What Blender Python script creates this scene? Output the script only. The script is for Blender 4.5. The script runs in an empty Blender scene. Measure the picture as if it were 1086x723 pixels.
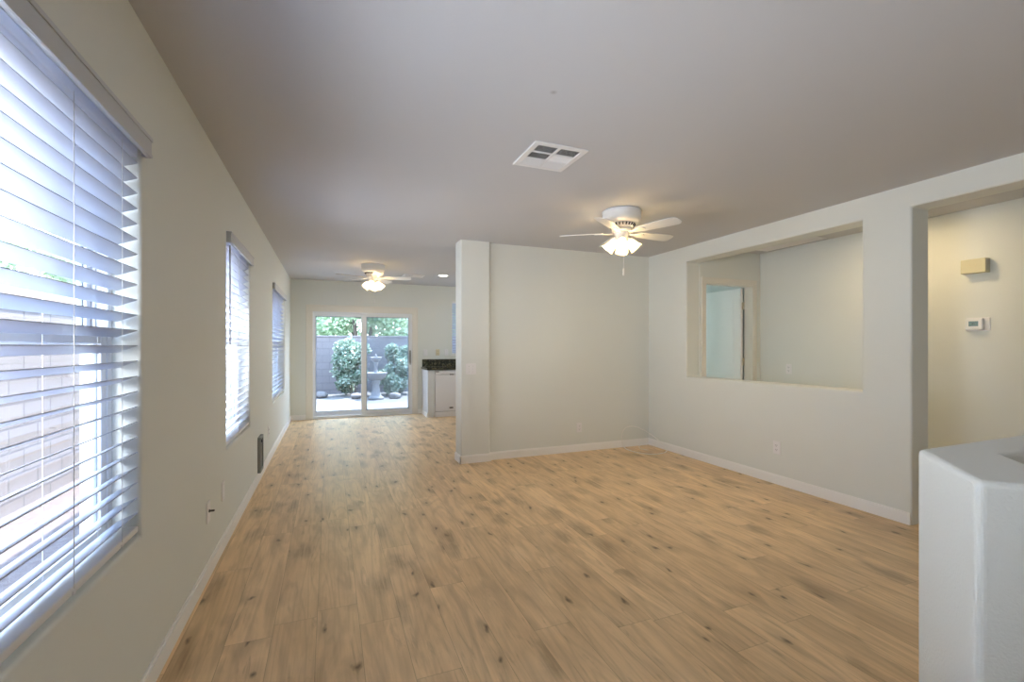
import bpy, bmesh, math, random
from mathutils import Vector, Matrix
R = math.radians
random.seed(7)
S = bpy.context.scene
C = S.collection

# ------------------------------------------------------------------ camera, light, exposure
CAM_H = 1.2802
cd = bpy.data.cameras.new('camera')
cam = bpy.data.objects.new('camera', cd); C.objects.link(cam)
cam.location = (0, 0, CAM_H)
cam.rotation_euler = (R(90), 0, -0.38045)
cd.sensor_width = 36.0
cd.lens = 483.74 / 1086 * 36
cd.shift_y = (366.96 - 361.5) / 1086
cd.clip_start = 0.02
S.camera = cam

S.view_settings.view_transform = 'Standard'
S.view_settings.look = 'None'
S.view_settings.exposure = 0.42
S.view_settings.gamma = 1.0
S.view_settings.use_curve_mapping = False
S.cycles.use_denoising = True
S.cycles.max_bounces = 10
S.cycles.diffuse_bounces = 6
S.cycles.transparent_max_bounces = 16
S.cycles.sample_clamp_indirect = 6.0

w = bpy.data.worlds.new('sky'); S.world = w; w.use_nodes = True
nt = w.node_tree
bg = nt.nodes['Background']
tc = nt.nodes.new('ShaderNodeTexCoord'); sp = nt.nodes.new('ShaderNodeSeparateXYZ')
cr = nt.nodes.new('ShaderNodeValToRGB')
nt.links.new(tc.outputs['Generated'], sp.inputs[0]); nt.links.new(sp.outputs['Z'], cr.inputs[0])
cr.color_ramp.elements[0].position = 0.0; cr.color_ramp.elements[0].color = (0.92, 0.97, 1.0, 1)
cr.color_ramp.elements[1].position = 0.6; cr.color_ramp.elements[1].color = (0.50, 0.70, 1.0, 1)
nt.links.new(cr.outputs[0], bg.inputs[0])
bg.inputs[1].default_value = 7.0

sd = bpy.data.lights.new('sun', 'SUN'); sun = bpy.data.objects.new('sun', sd); C.objects.link(sun)
sd.energy = 15.0; sd.angle = R(0.6); sd.color = (1.0, 0.95, 0.88)
sun.rotation_euler = Vector((0.36, 0.16, 1.0)).to_track_quat('Z', 'Y').to_euler()
sun.location = (3, 2, 9)

def area_light(name, loc, direction, sx, sy, power, color):
    ld = bpy.data.lights.new(name, 'AREA'); ld.shape = 'RECTANGLE'; ld.size = sx; ld.size_y = sy
    ld.energy = power; ld.color = color
    o = bpy.data.objects.new(name, ld); C.objects.link(o); o.location = loc
    o.rotation_euler = Vector(direction).to_track_quat('-Z', 'Z').to_euler()
    return o
# area lamps added outside the left windows to boost daylight, unseen fills, bedroom daylight
area_light('daylight_boost_near', (-0.90, 0.54, 1.30), (1, 0.12, 0), 0.50, 1.36, 106, (0.93, 0.96, 1.0))
area_light('daylight_boost_middle', (-0.95, 3.70, 1.30), (1, -0.3, 0), 0.8, 1.36, 48, (0.95, 0.96, 1.0))
area_light('daylight_boost_far', (-0.95, 6.60, 1.30), (1, 0, 0), 1.3, 1.36, 5, (0.90, 0.95, 1.0))
rear = area_light('fill_rear', (2.2, -2.86, 1.75), (0.08, 1, -0.5), 3.0, 1.2, 7, (0.98, 0.99, 1.0)); rear.data.spread = R(110)  # added fill lamp behind the camera; the rear wall has no window
area_light('fill_kitchen', (3.98, 7.3, 1.6), (-1, 0, 0.0), 1.3, 1.0, 4.5, (0.9, 0.95, 1.0))  # added fill lamp in an unseen side opening of the kitchen
area_light('daylight_bedroom', (4.35, 6.52, 1.45), (0.35, -1, 0), 0.8, 1.2, 9, (0.64, 0.93, 1.0))

# ------------------------------------------------------------------ materials
def mat(name, color, rough=0.6, metal=0.0, bump=0.0, bscale=200.0, spec=0.5, emit=None, estr=0.0):
    m = bpy.data.materials.new(name); m.use_nodes = True
    n = m.node_tree; b = n.nodes['Principled BSDF']
    b.inputs['Base Color'].default_value = (*color, 1)
    b.inputs['Roughness'].default_value = rough
    b.inputs['Metallic'].default_value = metal
    b.inputs['Specular IOR Level'].default_value = spec
    t = n.nodes.new('ShaderNodeTexCoord')
    ns = n.nodes.new('ShaderNodeTexNoise'); ns.inputs['Scale'].default_value = bscale
    ns.inputs['Detail'].default_value = 3
    n.links.new(t.outputs['Object'], ns.inputs['Vector'])
    if bump:
        bp = n.nodes.new('ShaderNodeBump'); bp.inputs['Strength'].default_value = bump
        bp.inputs['Distance'].default_value = 0.004
        n.links.new(ns.outputs['Fac'], bp.inputs['Height']); n.links.new(bp.outputs[0], b.inputs['Normal'])
    mx = n.nodes.new('ShaderNodeMapRange')
    mx.inputs['To Min'].default_value = max(0.02, rough - 0.06); mx.inputs['To Max'].default_value = min(1, rough + 0.06)
    n.links.new(ns.outputs['Fac'], mx.inputs['Value']); n.links.new(mx.outputs[0], b.inputs['Roughness'])
    if emit:
        b.inputs['Emission Color'].default_value = (*emit, 1); b.inputs['Emission Strength'].default_value = estr
    return m

M = {}
M['wall'] = mat('wall_paint', (0.750, 0.768, 0.728), 0.85, bump=0.12, bscale=140, spec=0.25)
M['halfwall'] = mat('half_wall_paint', (0.76, 0.775, 0.735), 0.85, bump=0.35, bscale=150, spec=0.25)
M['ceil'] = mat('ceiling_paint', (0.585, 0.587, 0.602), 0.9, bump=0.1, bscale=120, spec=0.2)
M['trim'] = mat('trim_paint', (0.90, 0.89, 0.87), 0.45)
M['casing'] = mat('casing_paint', (0.78, 0.75, 0.68), 0.5)
M['vinyl'] = mat('white_vinyl', (0.80, 0.82, 0.85), 0.4)
M['gasket'] = mat('grey_gasket', (0.33, 0.39, 0.47), 0.5)
M['white'] = mat('white_enamel', (0.80, 0.80, 0.79), 0.3)
M['plate'] = mat('white_plastic', (0.82, 0.81, 0.81), 0.4)
M['platedark'] = mat('plate_detail', (0.42, 0.40, 0.38), 0.5)
M['beige'] = mat('beige_plastic', (0.66, 0.58, 0.38), 0.5)
M['dark'] = mat('dark_plastic', (0.03, 0.03, 0.035), 0.4)
M['greyp'] = mat('grey_plastic', (0.26, 0.27, 0.26), 0.5)
M['greyflap'] = mat('grey_flap', (0.36, 0.38, 0.38), 0.4)
M['void'] = mat('duct_dark', (0.06, 0.06, 0.055), 0.8)
M['metal'] = mat('brushed_metal', (0.6, 0.6, 0.6), 0.35, 1.0)
M['hinge'] = mat('painted_hinge', (0.62, 0.57, 0.44), 0.4)
M['cab'] = mat('cabinet_paint', (0.72, 0.75, 0.78), 0.4)
M['appl'] = mat('appliance_white', (0.80, 0.80, 0.83), 0.25)
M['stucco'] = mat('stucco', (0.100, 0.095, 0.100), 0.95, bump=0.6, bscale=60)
M['chime'] = mat('chime_cover', (0.62, 0.58, 0.40), 0.55)
M['lcd'] = mat('lcd_screen', (0.16, 0.26, 0.27), 0.2)
M['bulb'] = mat('lit_bulb', (1, 0.95, 0.85), 0.4, emit=(1.0, 0.88, 0.66), estr=400.0)
M['can'] = mat('lit_downlight', (1, 0.95, 0.85), 0.4, emit=(1.0, 0.90, 0.72), estr=9.0)
M['cable'] = mat('white_cable', (0.88, 0.86, 0.82), 0.5)
M['stone'] = mat('cast_stone', (0.211, 0.211, 0.221), 0.9, bump=0.5, bscale=40)
M['rock'] = mat('pale_rock', (0.165, 0.158, 0.158), 0.95, bump=0.7, bscale=25)
M['concrete'] = mat('patio_concrete', (0.180, 0.180, 0.188), 0.9, bump=0.3, bscale=80)
M['bark'] = mat('bark', (0.110, 0.095, 0.080), 0.9, bump=0.6, bscale=40)
M['rooftile'] = mat('clay_roof_tile', (0.195, 0.143, 0.124), 0.85, bump=0.3, bscale=30)

def math_node(N, L, op, a, b=None, c=None):
    n = N.new('ShaderNodeMath'); n.operation = op
    for i, v in enumerate((a, b, c)):
        if v is None: continue
        if isinstance(v, (int, float)): n.inputs[i].default_value = v
        else: L.new(v, n.inputs[i])
    return n.outputs[0]

def ramp(N, L, fac, stops):
    r = N.new('ShaderNodeValToRGB'); e = r.color_ramp.elements
    while len(e) < len(stops): e.new(0.5)
    for i, (p, c) in enumerate(stops):
        e[i].position = p; e[i].color = (*c, 1) if len(c) == 3 else c
    L.new(fac, r.inputs[0]); return r.outputs[0]

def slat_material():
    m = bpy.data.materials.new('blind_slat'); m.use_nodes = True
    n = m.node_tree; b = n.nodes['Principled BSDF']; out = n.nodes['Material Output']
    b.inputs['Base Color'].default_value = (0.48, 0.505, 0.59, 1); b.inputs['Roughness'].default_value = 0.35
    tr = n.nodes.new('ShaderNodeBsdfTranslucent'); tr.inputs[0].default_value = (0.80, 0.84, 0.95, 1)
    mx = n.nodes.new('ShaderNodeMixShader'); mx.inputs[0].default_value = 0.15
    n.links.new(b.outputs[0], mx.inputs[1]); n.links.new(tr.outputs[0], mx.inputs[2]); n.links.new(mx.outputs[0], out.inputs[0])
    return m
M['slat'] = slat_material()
M['headrail'] = slat_material(); M['headrail'].name = 'backlit_headrail'
M['headrail'].node_tree.nodes['Principled BSDF'].inputs['Base Color'].default_value = (0.85, 0.86, 0.88, 1)
M['headrail'].node_tree.nodes['Mix Shader'].inputs[0].default_value = 0.5
M['valance'] = mat('backlit_grey_valance', (0.56, 0.58, 0.61), 0.4)  # the valance's backlit shade is put into an even grey base colour

def shade_material():
    m = bpy.data.materials.new('frosted_shade'); m.use_nodes = True
    n = m.node_tree; b = n.nodes['Principled BSDF']; out = n.nodes['Material Output']
    b.inputs['Base Color'].default_value = (0.9, 0.84, 0.72, 1); b.inputs['Roughness'].default_value = 0.35
    b.inputs['Emission Color'].default_value = (1.0, 0.78, 0.46, 1); b.inputs['Emission Strength'].default_value = 0.55
    tr = n.nodes.new('ShaderNodeBsdfTranslucent'); tr.inputs[0].default_value = (0.75, 0.60, 0.40, 1)
    mx = n.nodes.new('ShaderNodeMixShader'); mx.inputs[0].default_value = 0.45
    tp = n.nodes.new('ShaderNodeBsdfTransparent'); tp.inputs[0].default_value = (1.0, 0.90, 0.70, 1)
    m2 = n.nodes.new('ShaderNodeMixShader'); m2.inputs[0].default_value = 0.30
    n.links.new(b.outputs[0], mx.inputs[1]); n.links.new(tr.outputs[0], mx.inputs[2])
    n.links.new(mx.outputs[0], m2.inputs[1]); n.links.new(tp.outputs[0], m2.inputs[2]); n.links.new(m2.outputs[0], out.inputs[0])
    return m
M['shade'] = shade_material()

def glass_material(name, tint, dirt=0.0):
    m = bpy.data.materials.new(name); m.use_nodes = True
    n = m.node_tree; n.nodes.remove(n.nodes['Principled BSDF']); out = n.nodes['Material Output']
    t = n.nodes.new('ShaderNodeBsdfTransparent'); t.inputs[0].default_value = (*tint, 1)
    g = n.nodes.new('ShaderNodeBsdfGlossy'); g.inputs['Roughness'].default_value = 0.02
    geo = n.nodes.new('ShaderNodeNewGeometry'); dt = n.nodes.new('ShaderNodeVectorMath'); dt.operation = 'DOT_PRODUCT'
    n.links.new(geo.outputs['Normal'], dt.inputs[0]); n.links.new(geo.outputs['Incoming'], dt.inputs[1])
    N_, L_ = n.nodes, n.links
    c1 = math_node(N_, L_, 'SUBTRACT', 1.0, math_node(N_, L_, 'ABSOLUTE', dt.outputs['Value']))
    sch = math_node(N_, L_, 'MULTIPLY_ADD', math_node(N_, L_, 'POWER', c1, 5.0), 0.96, 0.02)   # Schlick reflectance
    mx = n.nodes.new('ShaderNodeMixShader')
    n.links.new(sch, mx.inputs[0]); n.links.new(t.outputs[0], mx.inputs[1]); n.links.new(g.outputs[0], mx.inputs[2])
    last = mx
    if dirt:
        d = n.nodes.new('ShaderNodeBsdfDiffuse'); d.inputs[0].default_value = (0.55, 0.6, 0.65, 1)
        m2 = n.nodes.new('ShaderNodeMixShader'); m2.inputs[0].default_value = dirt
        n.links.new(mx.outputs[0], m2.inputs[1]); n.links.new(d.outputs[0], m2.inputs[2]); last = m2
    n.links.new(last.outputs[0], out.inputs[0])
    return m
M['glass'] = glass_material('clear_glass', (0.96, 0.98, 1.0))
M['screen'] = glass_material('insect_mesh', (0.86, 0.89, 0.92), 0.10)

def nodes_of(name):
    m = bpy.data.materials.new(name); m.use_nodes = True
    return m, m.node_tree, m.node_tree.nodes, m.node_tree.links, m.node_tree.nodes['Principled BSDF']

def mixc(N, L, fac, a, b, mode='MIX'):
    n = N.new('ShaderNodeMix'); n.data_type = 'RGBA'; n.blend_type = mode
    for sock, v in ((n.inputs[0], fac), (n.inputs[6], a), (n.inputs[7], b)):
        if isinstance(v, (int, float)): sock.default_value = v
        elif isinstance(v, tuple): sock.default_value = (*v, 1)
        else: L.new(v, sock)
    return n.outputs[2]

def floor_material():
    m, T, N, L, B = nodes_of('oak_planks')
    co = N.new('ShaderNodeTexCoord'); s = N.new('ShaderNodeSeparateXYZ'); L.new(co.outputs['Object'], s.inputs[0])
    W, LEN = 0.182, 1.22
    u = math_node(N, L, 'DIVIDE', math_node(N, L, 'ADD', s.outputs['X'], 0.236), W)
    i = math_node(N, L, 'FLOOR', u)
    wn = N.new('ShaderNodeTexWhiteNoise'); wn.noise_dimensions = '1D'; L.new(i, wn.inputs['W'])
    v = math_node(N, L, 'ADD', math_node(N, L, 'DIVIDE', s.outputs['Y'], LEN), math_node(N, L, 'MULTIPLY', wn.outputs['Value'], 7.0))
    j = math_node(N, L, 'FLOOR', v)
    cb = N.new('ShaderNodeCombineXYZ'); L.new(i, cb.inputs[0]); L.new(j, cb.inputs[1])
    w2 = N.new('ShaderNodeTexWhiteNoise'); w2.noise_dimensions = '2D'; L.new(cb.outputs[0], w2.inputs['Vector'])
    # grain coordinates, shifted per plank
    off = N.new('ShaderNodeVectorMath'); off.operation = 'SCALE'; L.new(w2.outputs['Color'], off.inputs[0]); off.inputs['Scale'].default_value = 40
    pos = N.new('ShaderNodeVectorMath'); pos.operation = 'ADD'; L.new(co.outputs['Object'], pos.inputs[0]); L.new(off.outputs[0], pos.inputs[1])
    def noise(sx, sy, scale, detail, dist=0.0, rough=0.55):
        mp = N.new('ShaderNodeMapping'); mp.inputs['Scale'].default_value = (sx, sy, 1); L.new(pos.outputs[0], mp.inputs[0])
        n = N.new('ShaderNodeTexNoise'); n.inputs['Scale'].default_value = scale; n.inputs['Detail'].default_value = detail
        n.inputs['Distortion'].default_value = dist; n.inputs['Roughness'].default_value = rough
        L.new(mp.outputs[0], n.inputs['Vector']); return n.outputs['Fac']
    fine = noise(60, 2.2, 1.6, 4)
    broad = noise(8.5, 1.3, 1.0, 5, 1.3, 0.6)
    cloud = noise(3.0, 1.6, 1.3, 3, 0.6)
    # cathedral rings from a distorted field
    ring = math_node(N, L, 'SINE', math_node(N, L, 'MULTIPLY', noise(4.2, 0.42, 1.0, 2, 0.4), 85.0))
    tone = ramp(N, L, w2.outputs['Value'], [(0.0, (0.76, 0.535, 0.300)), (0.5, (0.83, 0.590, 0.335)), (1.0, (0.90, 0.650, 0.375))])
    c = mixc(N, L, math_node(N, L, 'MULTIPLY', ramp(N, L, broad, [(0.42, (0, 0, 0)), (0.68, (1, 1, 1))]), 0.56), tone, (0.476, 0.319, 0.173))
    c = mixc(N, L, math_node(N, L, 'MULTIPLY', ramp(N, L, cloud, [(0.48, (0, 0, 0)), (0.72, (1, 1, 1))]), 0.6), c, (0.90, 0.665, 0.395))
    rm = N.new('ShaderNodeMapRange'); L.new(ring, rm.inputs['Value']); rm.inputs['From Min'].default_value = 0.2; rm.inputs['From Max'].default_value = 1
    c = mixc(N, L, math_node(N, L, 'MULTIPLY', rm.outputs[0], 0.24), c, (0.444, 0.296, 0.159))
    c = mixc(N, L, math_node(N, L, 'MULTIPLY', ramp(N, L, fine, [(0.45, (0, 0, 0)), (0.75, (1, 1, 1))]), 0.24), c, (0.449, 0.300, 0.161))
    # dark streaks and knots
    st = noise(9, 0.9, 2.4, 5, 1.6, 0.6)
    c = mixc(N, L, math_node(N, L, 'MULTIPLY', ramp(N, L, st, [(0.57, (0, 0, 0)), (0.72, (1, 1, 1))]), 0.48), c, (0.327, 0.213, 0.113))
    mp = N.new('ShaderNodeMapping'); mp.inputs['Scale'].default_value = (5.5, 2.6, 1); L.new(pos.outputs[0], mp.inputs[0])
    nd = N.new('ShaderNodeTexNoise'); nd.inputs['Scale'].default_value = 3.0; L.new(mp.outputs[0], nd.inputs['Vector'])
    ad = N.new('ShaderNodeVectorMath'); ad.operation = 'MULTIPLY_ADD'; L.new(nd.outputs['Color'], ad.inputs[0]); ad.inputs[1].default_value = (0.35, 0.35, 0); L.new(mp.outputs[0], ad.inputs[2])
    vo = N.new('ShaderNodeTexVoronoi'); vo.voronoi_dimensions = '2D'; vo.inputs['Scale'].default_value = 1.0; L.new(ad.outputs[0], vo.inputs['Vector'])
    sc = N.new('ShaderNodeSeparateXYZ'); L.new(vo.outputs['Color'], sc.inputs[0])
    gate = math_node(N, L, 'GREATER_THAN', sc.outputs[0], 0.5)
    kn = ramp(N, L, vo.outputs['Distance'], [(0.015, (1, 1, 1)), (0.085, (0, 0, 0))])
    halo = ramp(N, L, vo.outputs['Distance'], [(0.04, (1, 1, 1)), (0.34, (0, 0, 0))])
    c = mixc(N, L, math_node(N, L, 'MULTIPLY', math_node(N, L, 'MULTIPLY', halo, gate), 0.4), c, (0.363, 0.238, 0.127))
    c = mixc(N, L, math_node(N, L, 'MULTIPLY', math_node(N, L, 'MULTIPLY', kn, gate), 0.85), c, (0.131, 0.083, 0.043))
    mq = N.new('ShaderNodeMapping'); mq.inputs['Scale'].default_value = (3.4, 1.5, 1); mq.inputs['Location'].default_value = (3.7, 1.9, 0); L.new(pos.outputs[0], mq.inputs[0])
    nq = N.new('ShaderNodeTexNoise'); nq.inputs['Scale'].default_value = 4.0; nq.inputs['Detail'].default_value = 4; L.new(mq.outputs[0], nq.inputs['Vector'])
    aq = N.new('ShaderNodeVectorMath'); aq.operation = 'MULTIPLY_ADD'; L.new(nq.outputs['Color'], aq.inputs[0]); aq.inputs[1].default_value = (0.5, 0.4, 0); L.new(mq.outputs[0], aq.inputs[2])
    vq = N.new('ShaderNodeTexVoronoi'); vq.voronoi_dimensions = '2D'; vq.inputs['Scale'].default_value = 1.0; L.new(aq.outputs[0], vq.inputs['Vector'])
    sq = N.new('ShaderNodeSeparateXYZ'); L.new(vq.outputs['Color'], sq.inputs[0])
    smear = ramp(N, L, vq.outputs['Distance'], [(0.05, (1, 1, 1)), (0.27, (0, 0, 0))])
    c = mixc(N, L, math_node(N, L, 'MULTIPLY', math_node(N, L, 'MULTIPLY', smear, math_node(N, L, 'GREATER_THAN', sq.outputs[1], 0.45)), math_node(N, L, 'MULTIPLY_ADD', fine, 0.9, 0.1)), c, (0.306, 0.198, 0.105))
    # seams
    def edge(x, width):
        f = math_node(N, L, 'FRACT', x)
        d = math_node(N, L, 'MINIMUM', f, math_node(N, L, 'SUBTRACT', 1.0, f))
        return math_node(N, L, 'LESS_THAN', d, width)
    seam = math_node(N, L, 'MAXIMUM', edge(u, 0.0065), edge(v, 0.0011))
    c = mixc(N, L, math_node(N, L, 'MULTIPLY', seam, 0.5), c, (0.271, 0.175, 0.093))
    L.new(c, B.inputs['Base Color'])
    rr = N.new('ShaderNodeMapRange'); L.new(fine, rr.inputs['Value']); rr.inputs['To Min'].default_value = 0.30; rr.inputs['To Max'].default_value = 0.46
    L.new(rr.outputs[0], B.inputs['Roughness']); B.inputs['Specular IOR Level'].default_value = 0.36
    bp = N.new('ShaderNodeBump'); bp.inputs['Strength'].default_value = 0.15; bp.inputs['Distance'].default_value = 0.002
    L.new(math_node(N, L, 'SUBTRACT', fine, math_node(N, L, 'MULTIPLY', seam, 1.5)), bp.inputs['Height']); L.new(bp.outputs[0], B.inputs['Normal'])
    return m
M['floor'] = floor_material()

def speckle_material(name, stops, scale, rough=0.3):
    m, T, N, L, B = nodes_of(name)
    co = N.new('ShaderNodeTexCoord')
    n = N.new('ShaderNodeTexNoise'); n.inputs['Scale'].default_value = scale; n.inputs['Detail'].default_value = 5
    L.new(co.outputs['Object'], n.inputs['Vector'])
    L.new(ramp(N, L, n.outputs['Fac'], stops), B.inputs['Base Color']); B.inputs['Roughness'].default_value = rough
    return m
M['granite'] = speckle_material('dark_granite', [(0.38, (0.012, 0.014, 0.010)), (0.52, (0.05, 0.05, 0.032)), (0.66, (0.20, 0.18, 0.11))], 45, 0.15)
M['gravel'] = speckle_material('pale_gravel', [(0.35, (0.098, 0.096, 0.093)), (0.5, (0.143, 0.140, 0.138)), (0.65, (0.188, 0.183, 0.180))], 14, 0.95)
M['sidegravel'] = speckle_material('pink_gravel', [(0.35, (0.111, 0.085, 0.078)), (0.5, (0.143, 0.113, 0.108)), (0.65, (0.169, 0.139, 0.130))], 20, 0.95)

def block_material(name, c1, c2, mortar, axis):
    m, T, N, L, B = nodes_of(name)
    co = N.new('ShaderNodeTexCoord'); s = N.new('ShaderNodeSeparateXYZ'); L.new(co.outputs['Object'], s.inputs[0])
    cb = N.new('ShaderNodeCombineXYZ'); L.new(s.outputs[axis], cb.inputs[0]); L.new(s.outputs['Z'], cb.inputs[1])
    br = N.new('ShaderNodeTexBrick'); L.new(cb.outputs[0], br.inputs['Vector'])
    br.inputs['Scale'].default_value = 1.0; br.inputs['Brick Width'].default_value = 0.40; br.inputs['Row Height'].default_value = 0.20
    br.inputs['Mortar Size'].default_value = 0.010; br.inputs['Mortar Smooth'].default_value = 0.2
    br.inputs['Color1'].default_value = (*c1, 1); br.inputs['Color2'].default_value = (*c2, 1); br.inputs['Mortar'].default_value = (*mortar, 1)
    L.new(br.outputs['Color'], B.inputs['Base Color']); B.inputs['Roughness'].default_value = 0.95
    bp = N.new('ShaderNodeBump'); bp.inputs['Strength'].default_value = 0.5; bp.inputs['Distance'].default_value = 0.01
    L.new(math_node(N, L, 'SUBTRACT', 1.0, br.outputs['Fac']), bp.inputs['Height']); L.new(bp.outputs[0], B.inputs['Normal'])
    return m
M['block_side'] = block_material('side_block', (0.220, 0.193, 0.188), (0.203, 0.180, 0.176), (0.132, 0.119, 0.123), 'Y')
M['block_back'] = block_material('back_block', (0.182, 0.171, 0.182), (0.171, 0.162, 0.171), (0.140, 0.137, 0.146), 'X')

def leaf_material(name, a, b):
    m, T, N, L, B = nodes_of(name)
    g = N.new('ShaderNodeNewGeometry'); out = N['Material Output']
    col = ramp(N, L, g.outputs['Random Per Island'], [(0.0, a), (1.0, b)])
    L.new(col, B.inputs['Base Color']); B.inputs['Roughness'].default_value = 0.5
    t = N.new('ShaderNodeBsdfTranslucent'); L.new(col, t.inputs[0])
    mx = N.new('ShaderNodeMixShader'); mx.inputs[0].default_value = 0.3
    L.new(B.outputs[0], mx.inputs[1]); L.new(t.outputs[0], mx.inputs[2]); L.new(mx.outputs[0], out.inputs[0])
    return m
M['leaf_pale'] = leaf_material('pale_leaves', (0.338, 0.479, 0.309), (0.619, 0.731, 0.534))
M['leaf_shrub'] = leaf_material('shrub_leaves', (0.112, 0.205, 0.139), (0.484, 0.559, 0.484))

# stain on the ceiling paint
def stain(m, x, y, r):
    T = m.node_tree; N, L = T.nodes, T.links; B = N['Principled BSDF']
    co = N.new('ShaderNodeTexCoord'); s = N.new('ShaderNodeSeparateXYZ'); L.new(co.outputs['Object'], s.inputs[0])
    dx = math_node(N, L, 'SUBTRACT', s.outputs['X'], x); dy = math_node(N, L, 'SUBTRACT', s.outputs['Y'], y)
    d = math_node(N, L, 'SQRT', math_node(N, L, 'ADD', math_node(N, L, 'MULTIPLY', dx, dx), math_node(N, L, 'MULTIPLY', dy, dy)))
    base = B.inputs['Base Color'].default_value[:3]
    L.new(ramp(N, L, d, [(0.0, (0.40, 0.39, 0.39)), (r, tuple(base))]), B.inputs['Base Color'])
stain(M['ceil'], 0.951, 1.866, 0.02)

# ------------------------------------------------------------------ mesh helpers
class MB:
    def __init__(self): self.bm = bmesh.new()
    def _merge(self, b2, mtx=None):
        if mtx is not None: b2.transform(mtx)
        me = bpy.data.meshes.new('tmp'); b2.to_mesh(me); b2.free(); self.bm.from_mesh(me); bpy.data.meshes.remove(me)
    def box(self, x0, x1, y0, y1, z0, z1, bev=0.0, seg=2, mtx=None):
        b = bmesh.new(); bmesh.ops.create_cube(b, size=1)
        for v in b.verts:
            v.co = Vector(((x0 + x1) / 2 + v.co.x * (x1 - x0), (y0 + y1) / 2 + v.co.y * (y1 - y0), (z0 + z1) / 2 + v.co.z * (z1 - z0)))
        if bev: bmesh.ops.bevel(b, geom=b.edges[:], offset=bev, segments=seg, affect='EDGES', profile=0.5)
        self._merge(b, mtx); return self
    def lathe(self, prof, n=32, mtx=None, cap=True):
        b = bmesh.new(); rings = []
        for r, z in prof:
            rings.append([b.verts.new((r * math.cos(2 * math.pi * k / n), r * math.sin(2 * math.pi * k / n), z)) for k in range(n)])
        for a, c in zip(rings, rings[1:]):
            for k in range(n): b.faces.new((a[k], a[(k + 1) % n], c[(k + 1) % n], c[k]))
        if cap: b.faces.new(rings[0][::-1]); b.faces.new(rings[-1])
        bmesh.ops.recalc_face_normals(b, faces=b.faces[:])
        for f in b.faces: f.smooth = len(f.verts) == 4
        self._merge(b, mtx); return self
    def prism(self, pts, z0, z1, bev=0.0, seg=3, mtx=None):
        b = bmesh.new(); lo = [b.verts.new((x, y, z0)) for x, y in pts]; hi = [b.verts.new((x, y, z1)) for x, y in pts]
        b.faces.new(lo[::-1]); b.faces.new(hi); n = len(pts)
        for k in range(n): b.faces.new((lo[k], lo[(k + 1) % n], hi[(k + 1) % n], hi[k]))
        bmesh.ops.recalc_face_normals(b, faces=b.faces[:])
        if bev:
            bmesh.ops.bevel(b, geom=b.edges[:], offset=bev, segments=seg, affect='EDGES', profile=0.5)
        self._merge(b, mtx); return self
    def tube(self, pts, r, n=8):
        pts = [Vector(p) for p in pts]; b = bmesh.new(); rings = []
        up = Vector((0, 0, 1))
        for k, p in enumerate(pts):
            t = (pts[min(k + 1, len(pts) - 1)] - pts[max(k - 1, 0)]).normalized()
            a = t.cross(up)
            if a.length < 1e-3: a = t.cross(Vector((1, 0, 0)))
            a.normalize(); c = t.cross(a)
            rings.append([b.verts.new(p + (a * math.cos(2 * math.pi * q / n) + c * math.sin(2 * math.pi * q / n)) * r) for q in range(n)])
        for a, c in zip(rings, rings[1:]):
            for q in range(n): b.faces.new((a[q], a[(q + 1) % n], c[(q + 1) % n], c[q]))
        b.faces.new(rings[0][::-1]); b.faces.new(rings[-1])
        bmesh.ops.recalc_face_normals(b, faces=b.faces[:])
        for f in b.faces: f.smooth = True
        self._merge(b); return self
    def sphere(self, c, r, sub=2, squash=1.0):
        b = bmesh.new(); bmesh.ops.create_icosphere(b, subdivisions=sub, radius=r)
        for v in b.verts: v.co = Vector((v.co.x, v.co.y, v.co.z * squash)) + Vector(c)
        for f in b.faces: f.smooth = True
        self._merge(b); return self
    def build(self, name, m, parent=None):
        me = bpy.data.meshes.new(name); self.bm.to_mesh(me); self.bm.free()
        me.materials.append(M[m] if isinstance(m, str) else m)
        o = bpy.data.objects.new(name, me); C.objects.link(o)
        if parent is not None: o.parent = parent
        return o

def spline(pts, n=10):
    P = [Vector(p) for p in pts]; out = []
    for i in range(len(P) - 1):
        a, b, c, d = P[max(i - 1, 0)], P[i], P[i + 1], P[min(i + 2, len(P) - 1)]
        for k in range(n):
            t = k / n
            out.append(0.5 * (2 * b + (c - a) * t + (2 * a - 5 * b + 4 * c - d) * t * t + (3 * b - a - 3 * c + d) * t ** 3))
    out.append(P[-1]); return out

def tag(o, label, cat, group=None, kind=None):
    o['label'] = label; o['category'] = cat
    if group: o['group'] = group
    if kind: o['kind'] = kind
    return o
def struct(o, label=None, cat=None):
    o['kind'] = 'structure'
    if label: o['label'] = label
    if cat: o['category'] = cat
    return o
def thing(name, label, cat, loc=(0, 0, 0), rz=0.0, group=None):
    o = bpy.data.objects.new(name, None); C.objects.link(o); o.location = loc; o.rotation_euler = (0, 0, rz)
    o.empty_display_size = 0.05
    return tag(o, label, cat, group)
def copy_tree(o, parent=None):
    c = o.copy(); C.objects.link(c)
    if parent is not None: c.parent = parent
    for ch in list(o.children): copy_tree(ch, c)
    return c

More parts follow.
